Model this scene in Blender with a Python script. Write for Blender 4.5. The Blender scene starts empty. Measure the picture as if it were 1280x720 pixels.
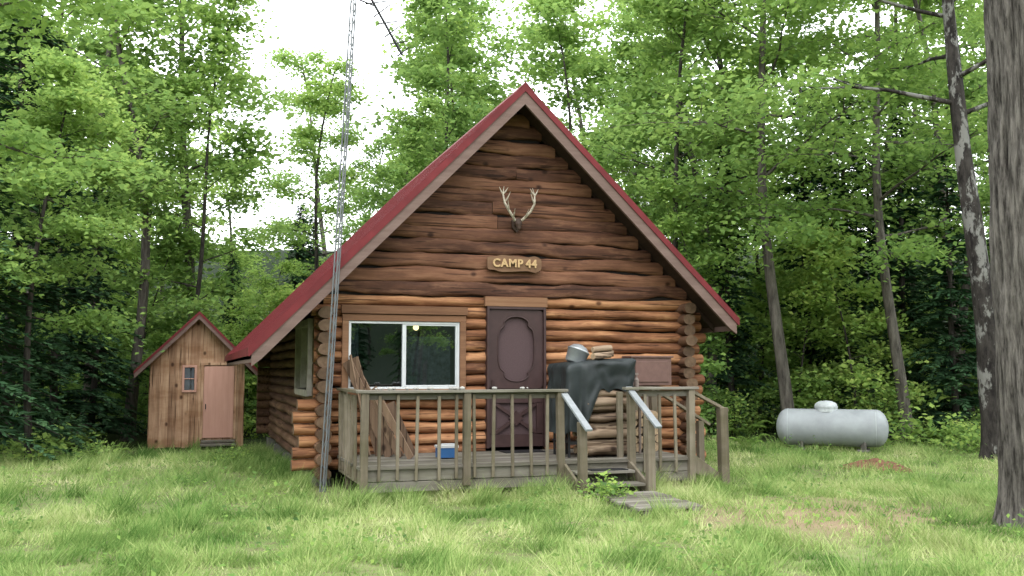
import bpy, math, random
import numpy as np
from mathutils import Vector, Matrix, Euler, noise
random.seed(5); rng=np.random.default_rng(5)
R=math.radians
sc=bpy.context.scene
CAM=(-1.64,-13.57,1.6); TH=R(18.4)
CF=(math.sin(TH),math.cos(TH)); CR=(math.cos(TH),-math.sin(TH))
def at(px,d):
    r=(px-640)/1200*d
    return (CAM[0]+CR[0]*r+CF[0]*d, CAM[1]+CR[1]*r+CF[1]*d)
# ---------------------------------------------------------------- terrain
def sm(a,b,x):
    t=np.clip((x-a)/(b-a),0,1); return t*t*(3-2*t)
def gz(x,y):
    x=np.asarray(x,dtype=float); y=np.asarray(y,dtype=float)
    r=np.hypot(x-CAM[0],y-CAM[1])
    z=-0.22*sm(3,9,y)*(1-sm(3,9,x))
    z=z+0.035*np.sin(x*.7+1.3)*np.sin(y*.6)*sm(-1,-4,y)
    z=z-0.08*sm(8,11,x)
    z=z+0.02*np.sin(x*1.9)*np.cos(y*1.6+.5)*sm(-2,-4,y)
    z=z+sm(45,95,r)*13+0.3*sm(24,34,r)*np.sin(x*.3)*np.cos(y*.27)  # far ground raised into an added hill that blocks low sky glow
    return z
# ---------------------------------------------------------------- mesh builder
DATA={}
def raw_mesh(name,V,rn,loops,tot,mi,mats,smooth):
    me=bpy.data.meshes.new(name)
    me.vertices.add(len(V)); me.vertices.foreach_set('co',V.ravel())
    me.loops.add(len(loops)); me.loops.foreach_set('vertex_index',loops)
    me.polygons.add(len(tot))
    st=np.concatenate([[0],np.cumsum(tot)[:-1]]).astype(np.int32)
    me.polygons.foreach_set('loop_start',st)
    me.polygons.foreach_set('material_index',mi)
    me.polygons.foreach_set('use_smooth',np.full(len(tot),smooth,dtype=bool))
    me.update(calc_edges=True)
    a=me.attributes.new('rnd','FLOAT','POINT'); a.data.foreach_set('value',rn)
    for m in mats: me.materials.append(m)
    return me
class MB:
    def __init__(s): s.v=[];s.f=[];s.r=[];s.m=[];s.q=[]
    def add(s,verts,faces,rnd=.5,mi=0):
        o=len(s.v); s.v.extend([tuple(p) for p in verts])
        for f in faces:
            s.f.append(tuple(i+o for i in f)); s.m.append(mi)
        s.r.extend([rnd]*len(verts))
    def quads(s,V,rnd,mi): s.q.append((V,rnd,mi))
    def box(s,c,size,rnd=None,mi=0,rot=None):
        if rnd is None: rnd=random.random()
        hx,hy,hz=size[0]/2,size[1]/2,size[2]/2
        P=[Vector((a*hx,b*hy,d*hz)) for a in(-1,1) for b in(-1,1) for d in(-1,1)]
        if rot is not None: P=[rot@p for p in P]
        c=Vector(c); P=[p+c for p in P]
        s.add(P,[(0,1,3,2),(4,6,7,5),(0,4,5,1),(2,3,7,6),(0,2,6,4),(1,5,7,3)],rnd,mi)
    def beam(s,a,b,w,h,rnd=None,mi=0):
        a=Vector(a);b=Vector(b);d=b-a
        up=Vector((0,0,1)) if abs(d.normalized().z)<.95 else Vector((0,1,0))
        x=d.normalized(); y=up.cross(x).normalized(); z=x.cross(y)
        rot=Matrix((x,y,z)).transposed()
        s.box((a+b)/2,(d.length,w,h),rnd,mi,rot)
    def prism(s,poly,y0,y1,rnd=.5,mi=0):
        n=len(poly)
        V=[(x,y0,z) for x,z in poly]+[(x,y1,z) for x,z in poly]
        F=[tuple(range(n)),tuple(range(2*n-1,n-1,-1))]
        for i in range(n):
            j=(i+1)%n; F.append((i,i+n,j+n,j))
        s.add(V,F,rnd,mi)
    def tube(s,pts,rad,sides=6,rnd=.5,mi=0,cap=True,amp=0,capmi=None):
        pts=[Vector(p) for p in pts]; n=len(pts); V=[]
        ref=Vector((0.13,1,0.07)).normalized()
        if abs((pts[-1]-pts[0]).normalized().dot(ref))>.9: ref=Vector((1,.1,.1)).normalized()
        sd=random.random()*50
        for i in range(n):
            t=(pts[min(i+1,n-1)]-pts[max(i-1,0)]).normalized()
            a=ref.cross(t).normalized(); b=t.cross(a)
            for k in range(sides):
                an=2*math.pi*k/sides
                dv=a*math.cos(an)+b*math.sin(an)
                rr=rad[i]
                if amp: rr*=1+amp*noise.noise(pts[i]*2.2+dv*1.3+Vector((sd,0,0)))
                V.append(pts[i]+dv*rr)
        F=[]
        for i in range(n-1):
            for k in range(sides):
                k2=(k+1)%sides
                F.append((i*sides+k,i*sides+k2,(i+1)*sides+k2,(i+1)*sides+k))
        s.add(V,F,rnd,mi)
        if cap:
            cm=mi if capmi is None else capmi
            s.add(V[:sides],[tuple(range(sides))[::-1]],rnd,cm)
            s.add(V[-sides:],[tuple(range(sides))],rnd,cm)
    def mesh(s,name,mats,smooth=False,keep=False):
        V=np.array(s.v,dtype=np.float32).reshape(-1,3)
        rn=np.array(s.r,dtype=np.float32)
        loops=np.fromiter((i for f in s.f for i in f),dtype=np.int32)
        tot=np.array([len(f) for f in s.f],dtype=np.int32)
        mi=np.array(s.m,dtype=np.int32)
        for (Q,r,m) in s.q:
            k=Q.shape[1]; nq=Q.shape[0]; o=len(V)
            V=np.concatenate([V,Q.reshape(-1,3).astype(np.float32)])
            rn=np.concatenate([rn,np.repeat(r.astype(np.float32),k)])
            loops=np.concatenate([loops,np.arange(o,o+nq*k,dtype=np.int32)])
            tot=np.concatenate([tot,np.full(nq,k,dtype=np.int32)])
            mi=np.concatenate([mi,np.full(nq,m,dtype=np.int32)])
        if keep:
            DATA[name]=(V,rn,loops,tot,mi,mats); return name
        return raw_mesh(name,V,rn,loops,tot,mi,mats,smooth)
def merge(name,items,loc,var=.58):
    mats=[];VV=[];RR=[];LL=[];TT=[];MM=[];o=0
    for key,p,e,s in items:
        V,rn,loops,tot,mi,ms=DATA[key]
        M=np.array(Euler(e).to_matrix())*s
        W=V@M.T.astype(np.float32)+np.array([p[0]-loc[0],p[1]-loc[1],p[2]-loc[2]],dtype=np.float32)
        mp=[]
        for m in ms:
            if m not in mats: mats.append(m)
            mp.append(mats.index(m))
        VV.append(W);RR.append(rn+var*(random.random()-.5));LL.append(loops+o);TT.append(tot);MM.append(np.array(mp,dtype=np.int32)[mi]); o+=len(V)
    me=raw_mesh(name,np.concatenate(VV).astype(np.float32),np.concatenate(RR).astype(np.float32),np.concatenate(LL).astype(np.int32),np.concatenate(TT).astype(np.int32),np.concatenate(MM).astype(np.int32),mats,True)
    ob=bpy.data.objects.new(name,me); sc.collection.objects.link(ob); ob.location=loc; return ob
def from_data(key):
    V,rn,loops,tot,mi,ms=DATA[key]
    return raw_mesh(key,V,rn,loops,tot,mi,ms,True)
def link(name,me,parent=None,loc=(0,0,0),rotz=0,scale=1):
    o=bpy.data.objects.new(name,me); sc.collection.objects.link(o)
    o.location=loc; o.rotation_euler=(0,0,rotz)
    o.scale=(scale,)*3 if not hasattr(scale,'__len__') else scale
    if parent is not None:
        o.parent=parent; o.matrix_parent_inverse=Matrix.Translation(parent.location).inverted()
    return o
def empty(name,loc=(0,0,0)):
    o=bpy.data.objects.new(name,None); sc.collection.objects.link(o); o.location=loc
    o.empty_display_size=.3; return o
def bevel(o,w=.006,seg=2):
    m=o.modifiers.new('b','BEVEL'); m.width=w; m.segments=seg; m.limit_method='ANGLE'; m.angle_limit=R(50)
# ---------------------------------------------------------------- materials
class NT:
    def __init__(s,name):
        s.m=bpy.data.materials.new(name); s.m.use_nodes=True; s.t=s.m.node_tree
        s.p=s.t.nodes['Principled BSDF']; s.out=s.t.nodes['Material Output']
    def n(s,typ,**kw):
        nd=s.t.nodes.new(typ)
        for k,v in kw.items(): setattr(nd,k,v)
        return nd
    def l(s,a,b): s.t.links.new(a,b)
    def noise(s,vec,scale,detail=4,rough=.6):
        n=s.n('ShaderNodeTexNoise'); n.inputs['Scale'].default_value=scale; n.inputs['Detail'].default_value=detail
        n.inputs['Roughness'].default_value=rough
        if vec is not None: s.l(vec,n.inputs['Vector'])
        return n.outputs['Fac']
    def pos(s,scale=(1,1,1),kind='Object'):
        if kind=='World': o=s.n('ShaderNodeNewGeometry').outputs['Position']
        else: o=s.n('ShaderNodeTexCoord').outputs['Object']
        mp=s.n('ShaderNodeMapping'); mp.inputs['Scale'].default_value=scale; s.l(o,mp.inputs['Vector'])
        return mp.outputs['Vector']
    def ramp(s,fac,stops):
        r=s.n('ShaderNodeValToRGB'); e=r.color_ramp.elements
        while len(e)<len(stops): e.new(.5)
        for i,(p,c) in enumerate(stops): e[i].position=p; e[i].color=(*c,1) if len(c)==3 else c
        s.l(fac,r.inputs['Fac']); return r.outputs['Color']
    def mth(s,op,a,b=None,clamp=False):
        m=s.n('ShaderNodeMath',operation=op); m.use_clamp=clamp
        for i,x in enumerate((a,b)):
            if x is None: continue
            if isinstance(x,(int,float)): m.inputs[i].default_value=x
            else: s.l(x,m.inputs[i])
        return m.outputs[0]
    def mix(s,f,a,b,bt='MIX'):
        m=s.n('ShaderNodeMix',data_type='RGBA',blend_type=bt)
        for x,i in ((f,0),(a,6),(b,7)):
            if isinstance(x,(int,float)): m.inputs[i].default_value=x
            elif isinstance(x,tuple): m.inputs[i].default_value=(*x,1)
            else: s.l(x,m.inputs[i])
        return m.outputs[2]
    def attr(s): return s.n('ShaderNodeAttribute',attribute_name='rnd').outputs['Fac']
    def bump(s,h,strength=.4,dist=.02):
        b=s.n('ShaderNodeBump'); b.inputs['Strength'].default_value=strength; b.inputs['Distance'].default_value=dist
        s.l(h,b.inputs['Height']); s.l(b.outputs['Normal'],s.p.inputs['Normal'])
    def col(s,c):
        if isinstance(c,tuple): s.p.inputs['Base Color'].default_value=(*c,1)
        else: s.l(c,s.p.inputs['Base Color'])
    def rough(s,r,spec=.3):
        s.p.inputs['Roughness'].default_value=r; s.p.inputs['Specular IOR Level'].default_value=spec
def wood(name,stops,axis=0,rough=.75,knots=True,bump=.5,sc_=1.0,var=.45,dirt=None,k=1.0,patch=None,pamt=.75):
    stops=[(p,tuple(x*k for x in c)) for p,c in stops]
    m=NT(name)
    v=[14*sc_]*3; v[axis]=1.1*sc_
    vec=m.pos(tuple(v)); nz=m.noise(vec,1.0,6,.65)
    f=m.mth('ADD',m.mth('MULTIPLY',nz,1.1),m.mth('MULTIPLY',m.attr(),var))
    f=m.mth('SUBTRACT',f,.27,True)
    c=m.ramp(f,stops)
    if patch:
        pv=[9]*3; pv[axis]=1.6
        pn=m.noise(m.pos(tuple(pv)),1,4,.7)
        c=m.mix(m.ramp(pn,[(.50,(0,0,0)),(.63,(pamt,pamt,pamt))]),c,patch)
    if knots:
        kv=[3.6]*3; kv[axis]=2.6
        vo=m.n('ShaderNodeTexVoronoi'); vo.inputs['Scale'].default_value=1.0
        m.l(m.pos(tuple(kv)),vo.inputs['Vector'])
        kk=m.ramp(vo.outputs['Distance'],[(0.07,(.25,.2,.18)),(.17,(1,1,1))])
        c=m.mix(1.0,c,kk,'MULTIPLY')
        cv=[30]*3; cv[axis]=.9
        ck=m.noise(m.pos(tuple(cv)),1,2,.5)
        c=m.mix(1.0,c,m.ramp(ck,[(.34,(.30,.26,.24)),(.41,(1,1,1))]),'MULTIPLY')
    if dirt:
        nd=m.noise(m.pos((.9,.9,2.5)),1.0,4)
        dm=m.ramp(nd,[(.42,(0,0,0)),(.62,(1,1,1))])
        c=m.mix(dm,c,m.mix(1.0,c,dirt,'MULTIPLY'))
    m.col(c); m.rough(rough,.25); m.bump(nz,bump,.015)
    return m.m
def plain(name,c,rough=.6,spec=.3,metal=0,var=.25,scale=6):
    m=NT(name); n=m.noise(m.pos(),scale,4)
    a=tuple(x*(1-var) for x in c); b=tuple(min(1,x*(1+var)) for x in c)
    m.col(m.ramp(n,[(.3,a),(.7,b)])); m.rough(rough,spec); m.p.inputs['Metallic'].default_value=metal
    m.bump(n,.15,.01)
    return m.m
LOGS=[(0,(.045,.020,.012)),(.3,(.13,.056,.029)),(.6,(.30,.135,.064)),(1,(.55,.30,.15))]
GAB=[(0,(.042,.019,.013)),(.35,(.115,.050,.029)),(.65,(.20,.090,.050)),(1,(.35,.18,.105))]
M_logx=wood('log_wood_front',LOGS,0,dirt=(.58,.52,.48),bump=.8,k=1.0,patch=(.48,.25,.12))
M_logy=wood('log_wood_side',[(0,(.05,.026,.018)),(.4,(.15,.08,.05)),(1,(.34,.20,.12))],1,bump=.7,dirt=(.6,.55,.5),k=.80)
M_gab=wood('gable_slab_wood',GAB,0,dirt=(.6,.56,.55),bump=1.0,k=.88,patch=(.23,.115,.066),pamt=.6)
M_end=wood('log_end_wood',[(0,(.06,.035,.022)),(.5,(.18,.11,.065)),(1,(.34,.22,.14))],1,knots=False,k=.55)
M_trim=wood('trim_wood',[(0,(.13,.06,.032)),(.5,(.30,.15,.08)),(1,(.46,.26,.145))],0,knots=False,k=.62)
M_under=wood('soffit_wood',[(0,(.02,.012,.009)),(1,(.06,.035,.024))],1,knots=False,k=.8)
M_dark=plain('dark_backing',(.012,.009,.008),.9)
M_deck=wood('weathered_deck_wood',[(0,(.085,.074,.062)),(.5,(.185,.165,.14)),(1,(.34,.315,.275))],0,knots=False,dirt=(.7,.72,.62),k=.86)
M_deckz=wood('weathered_rail_wood',[(0,(.095,.075,.054)),(.5,(.215,.178,.13)),(1,(.35,.305,.24))],2,knots=False,dirt=(.7,.72,.62),k=.78)
M_grey=wood('grey_rail_board',[(0,(.25,.27,.28)),(1,(.50,.53,.55))],0,knots=False,k=.60)
M_fasc=wood('fascia_board',[(0,(.16,.10,.085)),(.5,(.26,.175,.15)),(1,(.36,.27,.23))],0,knots=False,var=.2,bump=.2,k=.68)
M_red=plain('red_roof_metal',(.135,.017,.020),.6,.25,0,.25,3)
M_door=plain('brown_door_paint',(.046,.024,.023),.5,.35,0,.2,8)
M_screen=plain('door_screen',(.078,.050,.052),.7,.2,0,.15,60)
M_white=plain('white_vinyl',(.55,.57,.58),.4,.4,0,.06)
M_shed=wood('shed_board_wood',[(0,(.15,.08,.048)),(.5,(.38,.23,.145)),(1,(.62,.43,.29))],2,dirt=(.7,.62,.55),k=1.12)
M_pink=wood('salmon_plywood_door',[(0,(.42,.22,.17)),(1,(.62,.38,.30))],2,knots=False,var=.1,bump=.15,k=1.05)
M_steel=plain('galvanised_steel',(.34,.36,.38),.4,.5,.6,.15)
M_mast=plain('mast_steel',(.15,.16,.17),.5,.4,.2,.15)
M_tank=plain('tank_paint',(.295,.315,.33),.55,.25,0,.16,2.5)
M_tarp=plain('dark_tarp',(.017,.022,.023),.5,.35,0,.35,5)
M_bone=plain('antler_bone',(.40,.35,.28),.6,.3,0,.3,30)
M_stone=plain('stones',(.32,.31,.29),.8,.2,0,.3,15)
M_blue=plain('blue_plastic',(.02,.09,.24),.4,.5,0,.1)
M_black=plain('black_plastic',(.014,.014,.016),.5,.4)
M_mauve=plain('mauve_panel',(.14,.08,.067),.6,.3,0,.15,9)
M_block=plain('foundation_block',(.15,.14,.125),.9,.2)
M_sign=wood('sign_wood',[(0,(.16,.08,.045)),(1,(.34,.20,.115))],0,knots=False,k=.65)
M_letter=plain('carved_letters',(.46,.31,.16),.7,.2,0,.15,30)
def glassmat():
    m=NT('window_glass'); t=m.n('ShaderNodeBsdfTransparent'); t.inputs[0].default_value=(.45,.5,.5,1)
    g=m.n('ShaderNodeBsdfGlossy'); g.inputs['Roughness'].default_value=.01; g.inputs[0].default_value=(.85,.93,1,1)
    lw=m.n('ShaderNodeLayerWeight'); lw.inputs[0].default_value=.5
    f=m.mth('ADD',m.mth('MULTIPLY',lw.outputs['Fresnel'],.8),.14,True)
    mx=m.n('ShaderNodeMixShader'); m.l(f,mx.inputs[0]); m.l(t.outputs[0],mx.inputs[1]); m.l(g.outputs[0],mx.inputs[2])
    m.l(mx.outputs[0],m.out.inputs['Surface']); return m.m
M_glass=glassmat()
def emis(name,c,s):
    m=NT(name); m.p.inputs['Emission Color'].default_value=(*c,1); m.p.inputs['Emission Strength'].default_value=s; return m.m
M_bulb=emis('lamp_glow',(1,.7,.35),6)
def bark(name,c0,c1,c2=None,sz=(9,9,1.6),det=5,bd=.05):
    m=NT(name); n=m.noise(m.pos(sz),1,det,.7)
    c=m.ramp(n,[(.36,c0),(.62,c1)])
    if c2:
        n2=m.noise(m.pos((2.6,2.6,1.3)),1,5,.7)
        c=m.mix(m.ramp(n2,[(.53,(0,0,0)),(.58,(1,1,1))]),c,c2)
    m.col(c); m.rough(.9,.15); m.bump(n,.9,bd); return m.m
M_bark=bark('bark_grey',(.045,.039,.034),(.15,.135,.115))
M_barkd=bark('bark_dark',(.020,.018,.016),(.075,.066,.057))
M_barkb=bark('bark_patched',(.014,.012,.012),(.055,.048,.044),(.20,.195,.185),(7,7,2.5))
M_barkbig=bark('bark_maple_furrowed',(.030,.026,.023),(.21,.19,.17),None,(20,20,3.0),8,.09)
def leafm(name,stops,trans=.45,tcol=(.35,.55,.06)):
    m=NT(name)
    f=m.mth('ADD',m.mth('MULTIPLY',m.attr(),.72),.15,True)
    c=m.ramp(f,stops)
    d=m.n('ShaderNodeBsdfDiffuse'); m.l(c,d.inputs[0])
    if trans<=0: m.l(d.outputs[0],m.out.inputs['Surface']); return m.m
    t=m.n('ShaderNodeBsdfTranslucent'); tc=m.mix(.45,c,tcol); m.l(tc,t.inputs[0])
    mx=m.n('ShaderNodeMixShader'); mx.inputs[0].default_value=trans; m.l(d.outputs[0],mx.inputs[1]); m.l(t.outputs[0],mx.inputs[2])
    m.l(mx.outputs[0],m.out.inputs['Surface']); return m.m
M_leaf=leafm('maple_leaves',[(0,(.055,.115,.045)),(.4,(.17,.29,.085)),(.7,(.32,.46,.12)),(1,(.50,.59,.16))],.5,tcol=(.38,.54,.14))
M_needle=leafm('conifer_needles',[(0,(.018,.045,.026)),(.5,(.042,.092,.044)),(1,(.09,.16,.066))],0)
M_fern=leafm('fern_leaves',[(0,(.09,.17,.035)),(1,(.25,.37,.09))],.4,tcol=(.28,.44,.09))
def grassm():
    m=NT('grass_blades')
    c=m.ramp(m.attr(),[(.05,(.095,.19,.045)),(.4,(.23,.34,.100)),(.7,(.40,.47,.185)),(1,(.60,.58,.34))])
    d=m.n('ShaderNodeBsdfDiffuse'); m.l(c,d.inputs[0]); t=m.n('ShaderNodeBsdfTranslucent'); m.l(c,t.inputs[0])
    mx=m.n('ShaderNodeMixShader'); mx.inputs[0].default_value=.35; m.l(d.outputs[0],mx.inputs[1]); m.l(t.outputs[0],mx.inputs[2])
    m.l(mx.outputs[0],m.out.inputs['Surface']); return m.m
M_grass=grassm()
# ---------------------------------------------------------------- ground
BARE=(5.0,-4.5)
def groundm():
    m=NT('ground_soil_and_turf')
    P=m.pos((1,1,1),'World')
    n1=m.noise(m.pos((.6,.6,.6),'World'),1,4); n2=m.noise(m.pos((6,6,6),'World'),1,5,.7)
    c=m.ramp(n1,[(.3,(.10,.155,.043)),(.55,(.17,.22,.075)),(.75,(.23,.24,.12))])
    c=m.mix(m.ramp(n2,[(.4,(0,0,0)),(.7,(1,1,1))]),c,(.14,.12,.07))
    def dist(p,sx=1,sy=1):
        vs=m.n('ShaderNodeVectorMath',operation='SUBTRACT'); m.l(P,vs.inputs[0]); vs.inputs[1].default_value=(p[0],p[1],0)
        v2=m.n('ShaderNodeVectorMath',operation='MULTIPLY'); m.l(vs.outputs[0],v2.inputs[0]); v2.inputs[1].default_value=(sx,sy,0)
        vl=m.n('ShaderNodeVectorMath',operation='LENGTH'); m.l(v2.outputs[0],vl.inputs[0]); return vl.outputs['Value']
    d=m.mth('ADD',dist(BARE,.8,1),m.mth('MULTIPLY',n2,1.2))
    c=m.mix(m.ramp(m.mth('MULTIPLY',d,.4),[(.5,(1,1,1)),(.95,(0,0,0))]),c,(.25,.185,.12))
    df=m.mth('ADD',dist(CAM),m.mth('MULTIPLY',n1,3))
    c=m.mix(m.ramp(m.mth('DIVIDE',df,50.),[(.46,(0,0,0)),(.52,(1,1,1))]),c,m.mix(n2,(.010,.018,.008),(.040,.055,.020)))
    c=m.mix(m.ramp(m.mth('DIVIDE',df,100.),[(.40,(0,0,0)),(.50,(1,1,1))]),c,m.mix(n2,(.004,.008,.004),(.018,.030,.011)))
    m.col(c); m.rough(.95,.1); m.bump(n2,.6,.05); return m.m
n=241; ax=np.linspace(-150,150,n)
ax=np.sign(ax)*(np.abs(ax)/150)**1.8*150
gx,gy=np.meshgrid(ax,ax,indexing='ij'); gzv=gz(gx,gy)
V=np.stack([gx,gy,gzv],-1).reshape(-1,3)
i=np.arange(n-1)[:,None]*n+np.arange(n-1)[None,:]; i=i.ravel()
me=bpy.data.meshes.new('ground'); me.from_pydata(V.tolist(),[],np.stack([i,i+n,i+n+1,i+1],-1).tolist())
me.polygons.foreach_set('use_smooth',np.ones(len(me.polygons),dtype=bool))
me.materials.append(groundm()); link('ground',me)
# grass
def snoise(x,y,s,seed=0):
    return (np.sin(x*s+seed)+np.sin(y*s*1.13+seed*2.1)+np.sin((x+y)*s*.77+seed*.7)+np.sin((x-y*1.3)*s*1.31+seed*1.3))/4
def pnoise(x,y,s,z0):
    nn=noise.noise
    return np.fromiter((nn((a,b,z0)) for a,b in zip((x*s).tolist(),(y*s).tolist())),dtype=float,count=len(x))
def blades(N,x0,x1,y0,y1,h0,h1,w,seed,clump=0,bias=0):
    g=np.random.default_rng(seed)
    x=g.uniform(x0,x1,N); y=g.uniform(y0,y1,N)
    if clump:
        nc=N//clump; cx=g.uniform(x0,x1,nc); cy=g.uniform(y0,y1,nc)
        ne=nc//6   # taller tufts left uncut along the deck and cabin footing
        cx[:ne]=g.uniform(.1,5.3,ne); cy[:ne]=-2.0+g.normal(0,.18,ne)
        cx[ne:ne+ne//2]=-.35+g.normal(0,.15,ne//2); cy[ne:ne+ne//2]=g.uniform(-.5,8.5,ne//2)
        ii=g.integers(0,nc,N)
        x=cx[ii]+g.normal(0,.09,N); y=cy[ii]+g.normal(0,.09,N)
    r=np.hypot(x-CAM[0],y-CAM[1])
    k=(r<23+1.2*snoise(x,y,.8,3))&(r>3)
    k&=~((x>-.05)&(x<5.9)&(y>-.1)&(y<8.6))
    k&=~((x>-2.5)&(x<-.4)&(y>9.8)&(y<12.2))
    db=np.hypot((x-BARE[0])*.8,y-BARE[1])+.7*snoise(x,y,2.3,1)
    k&=(db>1.35)|(g.random(N)<.35)
    k&=(np.hypot(x-9.04,(y+.36)*1.2)>.6)
    k&=~((x>3.0)&(x<3.9)&(y>-4.0)&(y<-1.9))
    x=x[k];y=y[k];N=len(x)
    n1=pnoise(x,y,.6,1.3); n2=pnoise(x,y,2.6,7.7); n3=pnoise(x,y,1.3,4.1)
    k=(n2>-.28)|(g.random(N)<.6); x,y,n1,n2,n3=x[k],y[k],n1[k],n2[k],n3[k]; N=len(x)
    cl=.9+.9*n3+1.2*n2
    h=g.uniform(h0,h1,N)*np.clip(cl,.35,1.9)
    a=g.uniform(0,2*np.pi,N); l=h*g.uniform(.3,1.4,N)
    a2=np.where(g.random(N)<.5,a+g.uniform(-1,1,N)+1.57,3*n3*2+g.uniform(-.6,.6,N))
    z=gz(x,y)-.012
    wd=w*g.uniform(.6,1.4,N)
    p0=np.stack([x-np.cos(a)*wd,y-np.sin(a)*wd,z],-1); p1=np.stack([x+np.cos(a)*wd,y+np.sin(a)*wd,z],-1)
    p2=np.stack([x+np.cos(a2)*l,y+np.sin(a2)*l,z+h],-1)
    return np.stack([p0,p1,p2],1),np.clip(.28+bias+.45*g.random(N)+.45*n1-.35*n2+.25*n3,0,1)
mb=MB()
for arg in [(290000,-15,19,-9,12,.04,.15,.0075,1),(180000,-7,9,-9.5,-2,.035,.13,.005,2),(60000,-15,19,-9,12,.12,.29,.0055,3,70,-.10)]:
    q,r=blades(*arg); mb.quads(q,r,0)
link('grass',mb.mesh('grass',[M_grass]))
# ---------------------------------------------------------------- vegetation generators
def leaves(C,size,g,tilt=.6,asp=.75):
    N=len(C)
    nrm=np.stack([g.normal(0,tilt,N),g.normal(0,tilt,N),np.ones(N)],-1); nrm/=np.linalg.norm(nrm,axis=1)[:,None]
    t=g.normal(size=(N,3)); t-=nrm*(t*nrm).sum(1)[:,None]; t/=np.linalg.norm(t,axis=1)[:,None]
    b=np.cross(nrm,t); l=(size*g.uniform(.6,1.3,N))[:,None]
    return np.stack([C-t*l*.5,C+b*l*asp*.5-t*l*.08,C+t*l*.55-nrm*l*.12,C-b*l*asp*.5-t*l*.08],1)
def hardwood(name,seed,H,r0,cb,spread,nl,per,lsize,barkm,up=(.25,.9),flat=.16,cl=.42,lean=.8,trunk_amp=0,sides=8,keep=True):
    random.seed(seed); g=np.random.default_rng(seed); mb=MB()
    ln=(random.uniform(-lean,lean),random.uniform(-lean,lean))
    wv=.12+.12*random.random()
    def tp(z):
        t=z/H
        return Vector((ln[0]*t*t*2+wv*math.sin(z*.5+seed),ln[1]*t*t*2+wv*math.cos(z*.43+seed),z))-Vector((wv*math.sin(seed),wv*math.cos(seed),0))
    def tr(z): return r0*(1-.85*z/H)+ (r0*.45*math.exp(-z/.35))
    zs=[-.3,0,.15,.4,.8]+[1.5+k*(H-1.5)/14 for k in range(15)]
    mb.tube([tp(z) for z in zs],[max(tr(max(z,0)),.015) for z in zs],sides,.5,0,True,trunk_amp)
    C=[]
    for k in range(nl):
        f=(k+random.random())/nl; z=cb+(H-cb)*f*.97
        az=k*2.4+random.uniform(-.5,.5)
        L=spread*(1-.72*f**1.4)*random.uniform(.65,1.15)*(.6+.4*min(1,f*4+.3))
        ua=random.uniform(*up)*(.6+.6*f)
        d=Vector((math.cos(az)*math.cos(ua),math.sin(az)*math.cos(ua),math.sin(ua)))
        p=tp(z); pts=[p]; 
        for s in range(5):
            d=(d+Vector((random.uniform(-.18,.18),random.uniform(-.18,.18),random.uniform(-.16,.10)))).normalized()
            pts.append(pts[-1]+d*L/5)
        rb=tr(z)*.42
        mb.tube(pts,[rb*(1-.17*q) for q in range(6)],5,.5,0,False)
        nsub=6
        for s in range(nsub):
            u=random.uniform(.3,1)*5; i0=min(int(u),4); base=pts[i0].lerp(pts[i0+1],u-i0)
            az2=az+random.choice([-1,1])*random.uniform(.3,1.3)
            dd=Vector((math.cos(az2),math.sin(az2),random.uniform(-.1,.4))).normalized(); Ls=L*random.uniform(.25,.5)
            m_=base+dd*Ls*.5+Vector((0,0,.05)); e=base+dd*Ls+Vector((0,0,random.uniform(-.15,.1)))
            mb.tube([base,m_,e],[rb*.32,rb*.2,.006],3,.5,0,False)
            C+= [m_,e,base.lerp(e,.75)]
        C.append(pts[-1])
    C=np.array([tuple(c) for c in C]); K=len(C)
    sz=g.uniform(.5,1.35,K)
    idx=g.integers(0,K,K*per); 
    off=np.stack([g.normal(0,cl,len(idx)),g.normal(0,cl,len(idx)),g.normal(0,flat,len(idx))],-1)*sz[idx][:,None]
    off[:,2]-= .25*(off[:,0]**2+off[:,1]**2)
    P=C[idx]+off
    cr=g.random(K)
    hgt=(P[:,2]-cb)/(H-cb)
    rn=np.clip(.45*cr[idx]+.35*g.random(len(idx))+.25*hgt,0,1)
    mb.quads(leaves(P,lsize,g),rn,1)
    return mb.mesh(name,[barkm,M_leaf],True,keep)
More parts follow.
